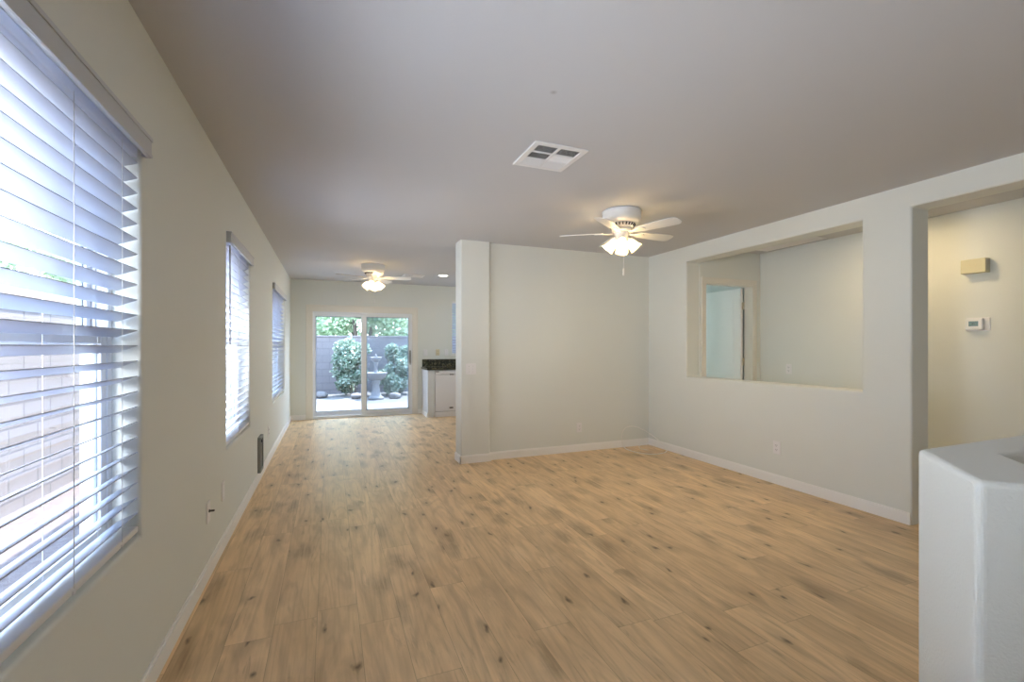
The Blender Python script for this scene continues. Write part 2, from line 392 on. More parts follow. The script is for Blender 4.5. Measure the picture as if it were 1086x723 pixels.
def wall_mesh(axis, p0, p1, a0, a1, z0, z1, holes, bev=0.0):
    """solid wall; axis 'x' = normal along x (a is y), axis 'y' = normal along y (a is x); p0..p1 its thickness"""
    A = sorted(set([a0, a1] + [h[0] for h in holes] + [h[1] for h in holes])); A = [a for a in A if a0 <= a <= a1]
    Z = sorted(set([z0, z1] + [h[2] for h in holes] + [h[3] for h in holes])); Z = [z for z in Z if z0 <= z <= z1]
    solid = lambda i, k: 0 <= i < len(A) - 1 and 0 <= k < len(Z) - 1 and not any(
        h[0] - 1e-6 <= A[i] and A[i + 1] <= h[1] + 1e-6 and h[2] - 1e-6 <= Z[k] and Z[k + 1] <= h[3] + 1e-6 for h in holes)
    b = bmesh.new(); V = {}
    def vert(p, a, z):
        key = (round(p, 5), round(a, 5), round(z, 5))
        if key not in V: V[key] = b.verts.new((p, a, z) if axis == 'x' else (a, p, z))
        return V[key]
    for i in range(len(A) - 1):
        for k in range(len(Z) - 1):
            if not solid(i, k): continue
            q = [(A[i], Z[k]), (A[i + 1], Z[k]), (A[i + 1], Z[k + 1]), (A[i], Z[k + 1])]
            b.faces.new([vert(p0, *c) for c in q]); b.faces.new([vert(p1, *c) for c in q][::-1])
            for (di, dk), (c, d) in (((0, -1), (0, 1)), ((1, 0), (1, 2)), ((0, 1), (2, 3)), ((-1, 0), (3, 0))):
                if not solid(i + di, k + dk):
                    b.faces.new([vert(p0, *q[d]), vert(p0, *q[c]), vert(p1, *q[c]), vert(p1, *q[d])])
    bmesh.ops.recalc_face_normals(b, faces=b.faces[:])
    if bev:
        sel = []
        for e in b.edges:
            if len(e.link_faces) == 2 and e.link_faces[0].normal.angle(e.link_faces[1].normal) > 1.0: sel.append(e)
        bmesh.ops.bevel(b, geom=sel, offset=bev, segments=4, affect='EDGES', profile=0.5)
    m = MB(); m._merge(b); return m

# ------------------------------------------------------------------ room shell
H = 2.44
XL, XR, YB, YP = -0.627, 3.861, 8.698, 4.856
XLo = -0.79                      # outer face of the left wall
YR = -2.9                        # rear wall
XH, YE = 5.03, 4.17              # hall wall and hall end wall
WZ0, WZ1 = 0.60, 1.985
W1, W2, W3 = (0.33, 2.012), (3.468, 4.413), (6.063, 7.62)

struct(MB().box(XLo, 6.4, YR - 0.15, YB + 0.16, -0.12, 0.0).build('floor', 'floor'), 'wide tan oak plank floor running to the back door', 'floor')
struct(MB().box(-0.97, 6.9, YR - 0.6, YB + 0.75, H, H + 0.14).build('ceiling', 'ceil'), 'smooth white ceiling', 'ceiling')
struct(wall_mesh('x', XLo, XL, YR - 0.15, YB + 0.05, -0.1, H + 0.03,
    [(*W1, WZ0, WZ1), (*W2, WZ0, WZ1), (*W3, WZ0, WZ1)], 0.012).build('wall_left', 'wall'), 'left wall with the row of windows', 'wall')
DX0, DX1, DZ = -0.285, 1.46, 1.90
KW = (2.22, 3.2, 1.114, 2.163)
struct(wall_mesh('y', YB, YB + 0.16, XLo + 0.02, 4.2, -0.1, H + 0.03, [(DX0, DX1, 0.0, DZ), KW]).build('wall_back', 'wall'), 'far wall around the sliding door', 'wall')
struct(wall_mesh('x', XR, 4.07, YR - 0.1, YB + 0.1, -0.1, H + 0.03,
    [(2.294, 4.18, 0.925, 2.262), (-0.9, 1.965, -0.1, 2.277), (6.6, 8.0, 1.05, 2.1)], 0.014).build('wall_right', 'wall'), 'right wall with the pass-through and hall opening', 'wall')
struct(MB().box(1.60, XR + 0.03, YP, 5.03, -0.05, H + 0.03).build('wall_partition', 'wall'), 'partition wall between living room and kitchen', 'wall')
struct(MB().prism([(1.325, 4.81), (1.66, 4.81), (1.66, 5.033), (1.325, 5.033)], -0.05, H + 0.03, 0.014, 4).build('wall_column', 'wall'), 'square end column of the partition wall with switches', 'wall')
struct(wall_mesh('x', XH, XH + 0.12, YR - 0.1, YE + 0.05, -0.05, H + 0.03, []).build('wall_hall', 'wall'), 'hall wall with chime and thermostat', 'wall')
HD = (4.115, 4.905, 0.0, 2.035)
struct(wall_mesh('y', YE, YE + 0.11, 4.05, 5.15, -0.05, H + 0.03, [HD]).build('wall_hall_end', 'wall'), 'end wall of the hall with the open door', 'wall')
struct(wall_mesh('y', YR - 0.12, YR, XLo, 5.2, -0.05, H + 0.03, []).build('wall_rear', 'wall'))
struct(MB().box(4.96, 5.08, YE + 0.1, 6.7, -0.05, H + 0.03).build('wall_bedroom_right', 'wall'))
struct(wall_mesh('y', 6.6, 6.72, 4.05, 5.08, -0.05, H + 0.03, [(3.95 + 0.12, 4.85, 0.8, 2.1)]).build('wall_bedroom_back', 'wall'))

# half wall at the right: a V of low wall with its 45 degree leg towards the camera
ZT = 1.0
def at_z(u, v, z):
    a = 0.38045; r = (u - 543) / 483.74
    d = Vector((r * math.cos(a) + math.sin(a), math.cos(a) - r * math.sin(a), (366.96 - v) / 483.74))
    return Vector((0, 0, CAM_H)) + d * ((z - CAM_H) / d.z)
hA = at_z(972.8, 475.5, ZT); hB = at_z(1036, 509.5, ZT)
dAB = (hB - hA).normalized(); nAB = Vector((-dAB.y, dAB.x, 0))
if nAB.y > 0: nAB = -nAB
hT = at_z(1064, 481, ZT)
wid = (hT - hA).dot(nAB)
pB2 = hB + nAB * wid
tB = hA.y - hT.y
pts = [(hA.x, hA.y), (hB.x, hB.y), (pB2.x, pB2.y), (hT.x, hT.y), (3.75, hT.y), (3.75, hA.y)]
struct(MB().prism(pts, -0.02, ZT, 0.016, 5).build('wall_half', 'halfwall'), 'low textured half wall at the right edge', 'half wall')

# baseboards
def baseboard(name, x0, x1, y0, y1, nx, ny):
    """runs along a wall face; (nx, ny) points into the room"""
    m = MB(); t, h = 0.012, 0.088
    if nx: xa, xb = sorted((x0, x0 + nx * t)); m.box(xa, xb, y0, y1, 0, h - 0.012); xa, xb = sorted((x0, x0 + nx * 0.007)); m.box(xa, xb, y0, y1, h - 0.014, h, 0.002)
    else: ya, yb = sorted((y0, y0 + ny * t)); m.box(x0, x1, ya, yb, 0, h - 0.012); ya, yb = sorted((y0, y0 + ny * 0.007)); m.box(x0, x1, ya, yb, h - 0.014, h, 0.002)
    return struct(m.build(name, 'trim'))
baseboard('baseboard_left', XL, 0, YR, YB, 1, 0)
baseboard('baseboard_back', XL, -0.385, YB, 0, 0, -1)
baseboard('baseboard_kitchen', 1.55, 1.625, YB, 0, 0, -1)
baseboard('baseboard_right', XR, 0, 1.97, YP, -1, 0)
baseboard('baseboard_partition', 1.66, XR, YP, 0, 0, -1)
baseboard('baseboard_column_front', 1.313, 1.672, 4.81, 0, 0, -1)
baseboard('baseboard_column_side', 1.325, 0, 4.798, 5.034, -1, 0)
baseboard('baseboard_hall', XH, 0, YR, YE, -1, 0)
# bullnose pass-through ledge is part of the right wall; hall soffit shows through both openings

# ------------------------------------------------------------------ windows and blinds of the left wall
def window_unit(name, y0, y1, label):
    root = bpy.data.objects.new(name, None); C.objects.link(root); root.location = (XL - 0.12, y0, WZ0); root['kind'] = 'structure'
    root['label'] = label; root['category'] = 'window'
    off = Vector((XL - 0.12, y0, WZ0)); L_, Ht = y1 - y0, WZ1 - WZ0
    f = MB(); x0, x1 = 0.036, -0.042      # frame from x -0.711 to -0.789
    for (a, b, c, d) in ((-.005, .03, -.005, Ht + .005), (L_ - .03, L_ + .005, -.005, Ht + .005)): f.box(x1, x0, a, b, c, d, 0.003)
    f.box(x1, x0, 0.025, L_ - .025, -.005, .035, 0.003); f.box(x1, x0, 0.025, L_ - .025, Ht - .035, Ht + .005, 0.003)
    f.box(-0.004, 0.004, 0.03, 0.042, 0.03, Ht - .03); f.box(-0.004, 0.004, L_ - .042, L_ - .03, 0.03, Ht - .03)
    f.build('window_frame', 'vinyl', root)
    zm = 1.305 - WZ0
    def sash(nm, xa, xb, za, zb, gx):
        s = MB(); t = 0.04
        s.box(xa, xb, .03, .03 + t, za, zb, 0.003); s.box(xa, xb, L_ - .03 - t, L_ - .03, za, zb, 0.003)
        s.box(xa, xb, .03 + t, L_ - .03 - t, za, za + t * .9, 0.003); s.box(xa, xb, .03 + t, L_ - .03 - t, zb - t * .9, zb, 0.003)
        so = s.build(nm, 'vinyl', root)
        k = MB(); k.box(gx - .004, gx + .006, .03 + t - .001, .03 + t + .006, za + t * .9, zb - t * .9); k.box(gx - .004, gx + .006, L_ - .036 - t, L_ - .03 - t + .001, za + t * .9, zb - t * .9)
        k.build('gasket', 'gasket', so)
        g = MB(); g.box(gx, gx + 0.003, .03 + t - .004, L_ - .03 - t + .004, za + .03, zb - .03); g.build('pane', 'glass', so)
    sash('lower_sash', 0.004, 0.032, 0.03, zm + .02, 0.016)
    sash('upper_sash', -0.036, -0.006, zm - .02, Ht - .03, -0.022)
    return root
window_unit('window_1', *W1, 'large near window of the left wall behind its open blind')
window_unit('window_2', *W2, 'middle window of the left wall with blind')
window_unit('window_3', *W3, 'farthest window of the left wall, next to the back corner')

def blind(y0, y1, label, wand_y=None, cords=None, tilt=22):
    root = thing('window_blind', label, 'blind', (XL - 0.037, y0, WZ0), 0, 'white slatted window blinds')
    Lw = y1 - y0; cx = 0.0
    # valance in front of the wall with its returns
    v = MB(); vx = 0.037 + 0.028
    v.box(vx - 0.014, vx, -0.012, Lw + 0.012, 1.36, 1.432, 0.003)
    v.box(vx, vx + 0.004, -0.012, Lw + 0.012, 1.418, 1.432, 0.0015); v.box(vx, vx + 0.003, -0.012, Lw + 0.012, 1.36, 1.372, 0.001)
    v.box(0.0375, vx - 0.012, -0.012, -0.002, 1.36, 1.432); v.box(0.0375, vx - 0.012, Lw + 0.002, Lw + 0.012, 1.36, 1.432)
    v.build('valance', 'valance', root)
    hr = MB(); hr.box(-0.027, 0.030, 0.012, Lw - 0.012, 1.350, 1.384, 0.003); hr.build('headrail', 'headrail', root)
    s = MB(); n = 24; z_top, z_bot = 1.320, 0.075
    for k in range(n):
        z = z_top + (z_bot - z_top) * k / (n - 1)
        mt = Matrix.Translation((cx, 0, z)) @ Matrix.Rotation(-R(tilt), 4, 'Y')
        s.box(-0.0315, 0.0315, 0.010, Lw - 0.010, -0.0014, 0.0014, mtx=mt)
    s.build('slats', 'slat', root)
    br = MB(); br.box(-0.030, 0.032, 0.010, Lw - 0.010, 0.020, 0.042, 0.004); rail = br.build('bottom_rail', 'white', root)
    for c in cords:
        cl = MB(); cl.box(0.030, 0.0345, c - y0 - 0.008, c - y0 + 0.008, 0.021, 0.031, 0.001); cl.build('clip', 'plate', rail)
    for c in cords:
        q = MB(); q.tube([(0.0325, c - y0, 0.036), (0.0325, c - y0, 1.36)], 0.0011, 6); q.tube([(-0.0315, c - y0, 0.036), (-0.0315, c - y0, 1.36)], 0.0011, 6)
        q.build('ladder_cord', 'white', root)
    if wand_y is not None:
        q = MB(); q.tube([(0.046, wand_y - y0, 1.355), (0.046, wand_y - y0, 0.69)], 0.0045, 8); q.build('tilt_wand', 'platedark', root)
    return root
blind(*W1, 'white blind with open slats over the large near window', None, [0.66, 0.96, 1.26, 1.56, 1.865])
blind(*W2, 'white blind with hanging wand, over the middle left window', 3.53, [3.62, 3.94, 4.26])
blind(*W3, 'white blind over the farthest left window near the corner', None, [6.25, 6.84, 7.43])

# ------------------------------------------------------------------ sliding patio door
def sliding_door():
    root = bpy.data.objects.new('door_1', None); C.objects.link(root); root.location = (0, YB, 0); root['kind'] = 'structure'
    root['label'] = 'white framed sliding glass patio door in the far wall'; root['category'] = 'door'
    c = MB()
    c.box(-0.375, DX0 + 0.012, -0.022, 0.0, 0, 1.992, 0.004); c.box(DX1 - 0.012, 1.545, -0.022, 0.0, 0, 1.992, 0.004); c.box(-0.375, 1.545, -0.024, 0.0, DZ - 0.012, 1.994, 0.004)
    c.box(-0.382, -0.362, -0.030, 0.0, 0, 2.0, 0.003); c.box(1.532, 1.552, -0.030, 0.0, 0, 2.0, 0.003); c.box(-0.382, 1.552, -0.030, 0, 1.986, 2.006, 0.003)
    c.build('casing', 'casing', root)
    f = MB(); f.box(DX0, DX0 + 0.03, -0.006, 0.12, 0, DZ, 0.003); f.box(DX1 - 0.03, DX1, -0.006, 0.12, 0, DZ, 0.003)
    f.box(DX0, DX1, -0.006, 0.12, DZ - 0.03, DZ, 0.003); f.box(DX0, DX1, -0.012, 0.13, 0.0, 0.045, 0.003)
    f.box(DX0, DX1, 0.035, 0.043, 0.045, 0.062); f.box(DX0, DX1, 0.085, 0.093, 0.045, 0.062)
    f.build('door_frame', 'vinyl', root)
    def panel(nm, xa, xb, ya, yb, st, za, zb, lab):
        s = MB(); l, r_ = st
        s.box(xa, xa + l, ya, yb, za, zb, 0.003); s.box(xb - r_, xb, ya, yb, za, zb, 0.003)
        s.box(xa + l, xb - r_, ya, yb, za, za + 0.055, 0.003); s.box(xa + l, xb - r_, ya, yb, zb - 0.055, zb, 0.003)
        o = s.build(nm, 'vinyl', root); o['label'] = lab
        k = MB(); ym = (ya + yb) / 2; x0, x1, z0, z1 = xa + l, xb - r_, za + 0.055, zb - 0.055; t = 0.014
        k.box(x0 - .001, x0 + t, ya + .004, ym + .004, z0, z1); k.box(x1 - t, x1 + .001, ya + .004, ym + .004, z0, z1)
        k.box(x0, x1, ya + .004, ym + .004, z0 - .001, z0 + t); k.box(x0, x1, ya + .004, ym + .004, z1 - t, z1 + .001)
        k.build('gasket', 'gasket', o)
        g = MB(); g.box(x0, x1, ym, ym + 0.006, z0, z1); g.build('pane', 'glass', o)
        return o
    panel('fixed_panel', DX0 + 0.028, 0.60, 0.072, 0.112, (0.026, 0.05), 0.055, DZ - 0.03, 'fixed left glass panel')
    p = panel('sliding_panel', 0.535, DX1 - 0.028, 0.016, 0.056, (0.088, 0.045), 0.055, DZ - 0.03, 'sliding right glass panel')
    h = MB(); hx = DX1 - 0.028 - 0.02
    h.box(hx - 0.014, hx + 0.014, 0.006, 0.017, 0.93, 1.20, 0.003)
    h.tube(spline([(hx, 0.010, 0.97), (hx, -0.03, 0.98), (hx, -0.034, 1.02), (hx, -0.034, 1.11), (hx, -0.03, 1.15), (hx, 0.010, 1.16)], 5), 0.008, 8)
    h.build('pull_handle', 'greyp', p)
    sc = MB(); sc.box(0.62, DX1 - 0.04, 0.117, 0.1185, 0.06, DZ - 0.04); sc.build('insect_screen', 'screen', root)
sliding_door()

# ------------------------------------------------------------------ hall door
def hall_door():
    root = bpy.data.objects.new('door_2', None); C.objects.link(root); root.location = (0, YE, 0); root['kind'] = 'structure'
    root['label'] = 'open white interior door at the end of the hall'; root['category'] = 'door'
    c = MB()
    for xa, xb, za, zb in ((4.090, 4.136, 0, 2.032), (4.888, 4.934, 0, 2.032), (4.090, 4.934, 2.0325, 2.080)):
        c.box(xa, xb, -0.014, 0.001, za, zb)
    for xa, xb, za, zb in ((4.074, 4.0895, 0, 2.0955), (4.9345, 4.950, 0, 2.0955), (4.0895, 4.9345, 2.0805, 2.0955)):
        c.box(xa, xb, -0.020, 0.001, za, zb)
    c.build('casing', 'casing', root)
    j = MB(); j.box(4.115, 4.132, 0, 0.11, 0, 2.035); j.box(4.888, 4.905, 0, 0.11, 0, 2.035); j.box(4.115, 4.905, 0, 0.11, 2.02, 2.036)
    j.box(4.132, 4.142, 0.05, 0.07, 0, 2.02); j.box(4.884, 4.888, 0.03, 0.068, 0, 2.02)
    j.build('jamb', 'casing', root)
    d = MB(); d.box(4.842, 4.877, 0.125, 0.865, 0.012, 2.012, 0.002)
    for z0, z1 in ((0.18, 0.92), (1.06, 1.88)):
        d.box(4.839, 4.843, 0.235, 0.755, z0, z1, 0.0015)
    slab = d.build('door_slab', 'trim', root)
    for z in (0.22, 1.08, 1.79):
        hg = MB(); hg.tube([(4.886, 0.118, z - 0.045), (4.886, 0.118, z + 0.045)], 0.007, 10); hg.box(4.862, 4.889, 0.112, 0.126, z - 0.045, z + 0.045)
        hg.build('hinge', 'hinge', slab)
    k = MB(); k.lathe([(0.012, 0), (0.012, 0.03), (0.026, 0.045), (0.028, 0.055), (0.018, 0.068)], 16, Matrix.Translation((4.842, 0.80, 0.95)) @ Matrix.Rotation(R(-90), 4, 'Y'))
    k.build('door_knob', 'metal', slab)
hall_door()

# ------------------------------------------------------------------ ceiling fans
def ceiling_fan(x, y, az, kit, label):
    root = thing('ceiling_fan', label, 'ceiling fan', (x, y, H), 0, 'white ceiling fans with lit shades')
    b = MB()
    b.lathe([(0.160, 0.0), (0.166, -0.004), (0.166, -0.014), (0.161, -0.018), (0.163, -0.05), (0.158, -0.078), (0.140, -0.100), (0.118, -0.112)], 48)
    hs = b.build('motor_housing', 'white', root)
    vb = MB(); vb.lathe([(0.117, -0.110), (0.104, -0.128), (0.092, -0.140), (0.090, -0.146)], 48); vent = vb.build('vent_band', 'white', hs)
    sl = MB()
    for k in range(24):
        a = 2 * math.pi * k / 24
        mt = Matrix.Rotation(a, 4, 'Z') @ Matrix.Translation((0.108, 0, -0.125)) @ Matrix.Rotation(R(36), 4, 'Y')
        sl.box(-0.003, 0.003, -0.005, 0.005, -0.012, 0.012, mtx=mt)
    sl.build('vent_slots', 'dark', vent)
    fw = MB(); fw.lathe([(0.085, -0.146), (0.085, -0.170), (0.070, -0.176), (0.060, -0.176)], 40); fw.build('flywheel', 'white', root)
    for k in range(5):
        a = R(az + 72 * k)
        M4 = Matrix.Rotation(a, 4, 'Z') @ Matrix.Translation((0, 0, -0.183)) @ Matrix.Rotation(R(-12), 4, 'X')
        outl = []
        n = 10
        prof = [(0.155, 0.038), (0.18, 0.047), (0.25, 0.052), (0.38, 0.060), (0.48, 0.062)]
        up = [(px, pw) for px, pw in prof]
        tip = [(0.48 + 0.055 * math.sin(math.pi / 2 * t / 6), 0.062 * max(0.0, math.cos(math.pi / 2 * t / 6)) ** 0.55) for t in range(1, 6)]
        up += tip
        outl = up + [(0.535, 0.0)] + [(px, -pw) for px, pw in reversed(up)]
        bl = MB(); bl.prism(outl, -0.003, 0.003, 0.0, mtx=M4); blade = bl.build('blade', 'white', root)
        ir = MB()
        ir.prism([(0.075, 0.016), (0.12, 0.012), (0.15, 0.030), (0.19, 0.036), (0.225, 0.020), (0.235, 0.0), (0.225, -0.020), (0.19, -0.036), (0.15, -0.030), (0.12, -0.012), (0.075, -0.016)], -0.009, -0.003, 0.0015, 1, mtx=M4)
        ir.build('blade_iron', 'white', blade)
    hb = MB(); hb.lathe([(0.058, -0.172), (0.062, -0.190), (0.060, -0.212), (0.050, -0.236), (0.030, -0.254), (0.008, -0.260)], 32); hub = hb.build('light_kit', 'white', root)
    for k in range(4):
        a = R(kit + 90 * k); dirv = Matrix.Rotation(a, 4, 'Z')
        arm = MB(); arm.tube([dirv @ Vector(p) for p in spline([(0.036, 0, -0.222), (0.048, 0, -0.228), (0.056, 0, -0.246)], 4)], 0.011, 10)
        arm.build('lamp_arm', 'white', hub)
        T4 = dirv @ Matrix.Translation((0.050, 0, -0.246)) @ Matrix.Rotation(R(180 - 42), 4, 'Y')
        cp = MB(); cp.lathe([(0.010, -0.012), (0.022, -0.006), (0.025, 0.010), (0.026, 0.020)], 20, T4); cp.build('socket_cup', 'white', hub)
        sh = MB(); sh.lathe([(0.024, 0.010), (0.032, 0.022), (0.039, 0.048), (0.043, 0.075), (0.052, 0.100), (0.058, 0.108), (0.055, 0.107), (0.040, 0.076), (0.036, 0.05), (0.028, 0.022)], 28, T4, cap=False)
        shade = sh.build('lamp_shade', 'shade', root)
        bb = MB(); bb.lathe([(0.008, 0.02), (0.012, 0.035), (0.022, 0.055), (0.024, 0.068), (0.018, 0.082), (0.004, 0.09)], 16, T4); bb.build('bulb', 'bulb', shade)
    ch = MB(); ch.tube([(0.012, -0.010, -0.238), (0.012, -0.010, -0.500)], 0.0022, 6); chain = ch.build('pull_chain', 'plate', root)
    kn = MB(); kn.lathe([(0.003, -0.490), (0.007, -0.497), (0.009, -0.510), (0.005, -0.519), (0.009, -0.530), (0.009, -0.545), (0.004, -0.552)], 14, Matrix.Translation((0.012, -0.010, 0))); kn.build('pull_knob', 'white', chain)
    return root
ceiling_fan(2.339, 3.300, -71, -125, 'white ceiling fan with lit shades, nearer one over the living room')
ceiling_fan(0.578, 6.798, -14, -110, 'white ceiling fan with lit shades, farther one near the patio door')

# ------------------------------------------------------------------ ceiling registers, downlights
def register(x, y, sx, sy, label):
    root = thing('ceiling_vent', label, 'vent', (x, y, H), 0, 'white ceiling air registers')
    f = MB(); hx, hy = sx / 2, sy / 2; t = 0.035
    f.box(-hx, -hx + t, -hy, hy, -0.010, 0.0, 0.003); f.box(hx - t, hx, -hy, hy, -0.010, 0.0, 0.003)
    f.box(-hx + t - .004, hx - t + .004, -hy, -hy + t, -0.010, 0.0, 0.003); f.box(-hx + t - .004, hx - t + .004, hy - t, hy, -0.010, 0.0, 0.003)
    f.box(-0.008, 0.008, -hy + t, hy - t, -0.009, 0.0, 0.002)
    ih = (sy - 2 * t) / 3
    for k in (1, 2): f.box(-hx + t, hx - t, -hy + t + ih * k - 0.006, -hy + t + ih * k + 0.006, -0.009, 0.0, 0.002)
    f.build('frame', 'plate', root)
    bk = MB(); bk.box(-hx + t - .002, hx - t + .002, -hy + t - .002, hy - t + .002, -0.0016, 0.0); bk.build('duct_mouth', 'void', root)
    for sgn in (-1, 1):
        xa, xb = (-hx + t, -0.008) if sgn < 0 else (0.008, hx - t)
        for row in range(3):
            ya = -hy + t + ih * row + 0.006; yb = ya + ih - 0.012
            v = MB(); n = 6
            if row in (0, 2):
                n = 7
                for k in range(n):
                    yy = ya + (yb - ya) * (k + 0.5) / n
                    # the bank on the camera's side opens towards it, the far one shows its vane faces
                    wv, ang = (0.0040, math.degrees(math.atan2(1.16, y))) if row == 0 else (0.0062, -38)
                    v.box(xa, xb, -wv, wv, -0.0005, 0.0005, mtx=Matrix.Translation((0, yy, -0.0062)) @ Matrix.Rotation(R(ang), 4, 'X'))
            else:
                n = 10
                for k in range(n):
                    xx = xa + (xb - xa) * (k + 0.5) / n
                    wv, ang = (0.0042, -46) if sgn < 0 else (0.0058, 34)
                    v.box(-wv, wv, ya, yb, -0.0005, 0.0005, mtx=Matrix.Translation((xx, 0, -0.0062)) @ Matrix.Rotation(R(ang), 4, 'Y'))
            v.build('louver_bank', 'plate', root)
    return root
register(1.25, 2.508, 0.345, 0.350, 'square white ceiling vent with dark louver panels, in front of the near fan')
register(1.28, 7.56, 0.34, 0.28, 'small ceiling vent beside the far fan and the downlight')

def downlight(x, y, label, lens='can'):
    root = thing('recessed_light', label, 'downlight', (x, y, H))
    t = MB(); t.lathe([(0.094, 0.0), (0.095, -0.004), (0.085, -0.008), (0.072, -0.006), (0.070, 0.0)], 40, cap=False); t.build('trim_ring', 'white', root)
    l = MB(); l.lathe([(0.072, -0.0035), (0.040, -0.0055), (0.004, -0.006)], 40); l.build('lens', lens, root)
downlight(1.731, 7.368, 'round lit downlight in the kitchen ceiling by the column')

# hall: return grille and the downlight that warms the hall wall
gr = thing('return_grille', 'long white return grille in the hall ceiling, seen through the pass-through', 'vent', (4.80, 3.63, H))
f = MB(); f.box(-0.13, -0.105, -0.36, 0.36, -0.012, 0, 0.003); f.box(0.105, 0.13, -0.36, 0.36, -0.012, 0, 0.003); f.box(-0.13, 0.13, -0.36, -0.335, -0.012, 0, 0.003); f.box(-0.13, 0.13, 0.335, 0.36, -0.012, 0, 0.003)
f.build('frame', 'plate', gr)
f = MB(); f.box(-0.106, 0.106, -0.336, 0.336, -0.0015, 0); f.build('duct_mouth', 'void', gr)
f = MB()
for k in range(11): f.box(-0.009, 0.009, -0.336, 0.336, -0.0006, 0.0006, mtx=Matrix.Translation((-0.095 + 0.019 * k, 0, -0.007)) @ Matrix.Rotation(R(32), 4, 'Y'))
f.build('louvers', 'plate', gr)
M['can_hall'] = mat('lit_hall_downlight', (1, 0.95, 0.85), 0.4, emit=(1.0, 0.74, 0.40), estr=125.0)
downlight(4.42, 2.45, 'round lit downlight in the hall ceiling above the pass-through', 'can_hall')

# ------------------------------------------------------------------ wall plates
def wall_plate(kind, P, n, label, w=0.072, h=0.116, group='white wall plates', body='plate', gangs=1):
    """P = centre on the wall face, n = 2-D direction into the room"""
    ang = math.atan2(n[1], n[0]) + math.pi / 2          # local -y points into the room
    names = {'outlet': ('wall_outlet', 'outlet'), 'switch': ('light_switch', 'switch'), 'jack': ('cable_jack', 'cable jack'), 'blank': ('wall_plate', 'wall plate')}
    root = thing(names[kind][0], label, names[kind][1], P, ang, group)
    p = MB(); p.box(-w / 2, w / 2, -0.006, 0, -h / 2, h / 2, 0.0025); p.build('cover_plate', body, root)
    if kind == 'outlet':
        for z in (0.020, -0.020):
            s = MB(); s.lathe([(0.016, -0.0005), (0.016, 0.0025)], 20, Matrix.Translation((0, -0.0055, z)) @ Matrix.Rotation(R(90), 4, 'X')); so = s.build('socket', body, root)
            q = MB(); q.box(-0.008, -0.0055, -0.0088, -0.0075, z - 0.002, z + 0.007); q.box(0.0055, 0.008, -0.0088, -0.0075, z - 0.002, z + 0.007); q.box(-0.002, 0.002, -0.0088, -0.0075, z - 0.010, z - 0.006)
            q.build('slots', 'dark', so)
    elif kind == 'switch':
        for g in range(gangs):
            gx = (g - (gangs - 1) / 2) * 0.046
            s = MB(); s.box(gx - 0.006, gx + 0.006, -0.0075, -0.005, -0.013, 0.013, 0.001); s.box(gx - 0.0045, gx + 0.0045, -0.016, -0.006, -0.003, 0.008, 0.0015)
            s.build('toggle', 'plate' if body == 'plate' else body, root)
            q = MB(); q.lathe([(0.003, 0), (0.003, 0.001)], 10, Matrix.Translation((gx, -0.0058, 0.03)) @ Matrix.Rotation(R(90), 4, 'X')); q.build('screw', 'platedark', root); q = MB(); q.lathe([(0.003, 0), (0.003, 0.001)], 10, Matrix.Translation((gx, -0.0058, -0.03)) @ Matrix.Rotation(R(90), 4, 'X')); q.build('screw', 'platedark', root)
    elif kind == 'jack':
        s = MB(); s.lathe([(0.009, 0), (0.009, 0.004), (0.0055, 0.005), (0.0055, 0.026), (0.003, 0.027)], 14, Matrix.Translation((0, -0.0055, 0.006)) @ Matrix.Rotation(R(90), 4, 'X')); s.build('connector', 'dark', root)
    else:
        q = MB(); q.lathe([(0.003, 0), (0.003, 0.001)], 10, Matrix.Translation((0, -0.0058, 0.042)) @ Matrix.Rotation(R(90), 4, 'X')); q.build('screw', 'platedark', root); q = MB(); q.lathe([(0.003, 0), (0.003, 0.001)], 10, Matrix.Translation((0, -0.0058, -0.042)) @ Matrix.Rotation(R(90), 4, 'X')); q.build('screw', 'platedark', root)
    return root
wall_plate('jack', (XL, 2.975, 0.360), (1, 0), 'wall plate with dark plug on the left wall, nearest the camera')
wall_plate('blank', (XL, 3.350, 0.368), (1, 0), 'plain white plate on the left wall, below the middle window')
wall_plate('outlet', (XL, 5.66, 0.340), (1, 0), 'small outlet on the left wall beyond the grey pet door')
wall_plate('outlet', (2.822, YP, 0.290), (0, -1), 'white outlet low on the partition wall')
wall_plate('outlet', (XR, 3.022, 0.338), (-1, 0), 'white outlet on the right wall below the pass-through')
wall_plate('switch', (1.438, 4.81, 1.030), (0, -1), 'double light switch on the column front', 0.116, 0.116, gangs=2)
wall_plate('outlet', (XH, 3.78, 1.010), (-1, 0), 'white outlet on the hall wall seen through the pass-through')
wall_plate('blank', (1.70, YB, 1.155), (0, -1), 'faint white plate on the far wall left of the beige outlet')
wall_plate('outlet', (1.935, YB, 1.160), (0, -1), 'beige outlet above the dark counter', body='beige')
wall_plate('switch', (2.105, YB, 1.160), (0, -1), 'white switch right of the beige outlet above the counter')

# door chime and thermostat on the hall wall
ch = thing('door_chime', 'beige door chime box high on the hall wall', 'door chime', (XH, 2.095, 1.945), -math.pi / 2)
b = MB(); b.box(-0.080, 0.080, -0.075, 0, -0.058, 0.058, 0.005); b.build('cover', 'chime', ch)
b = MB()
for k in range(4): b.box(0.0795, 0.0808, -0.066 + 0.016 * k, -0.060 + 0.016 * k, -0.045, 0.045)
b.build('side_slots', 'platedark', ch)
b = MB(); b.tube([(0.022 * math.cos(t), -0.0755, 0.016 + 0.022 * math.sin(t)) for t in [math.pi + math.pi * k / 10 for k in range(11)]], 0.0018, 6); b.build('emblem', 'beige', ch)
th = thing('thermostat', 'white digital thermostat on the hall wall below the chime', 'thermostat', (XH, 2.09, 1.462), -math.pi / 2)
b = MB(); b.box(-0.075, 0.075, -0.008, 0, -0.056, 0.056, 0.003); b.build('wall_plate', 'plate', th)
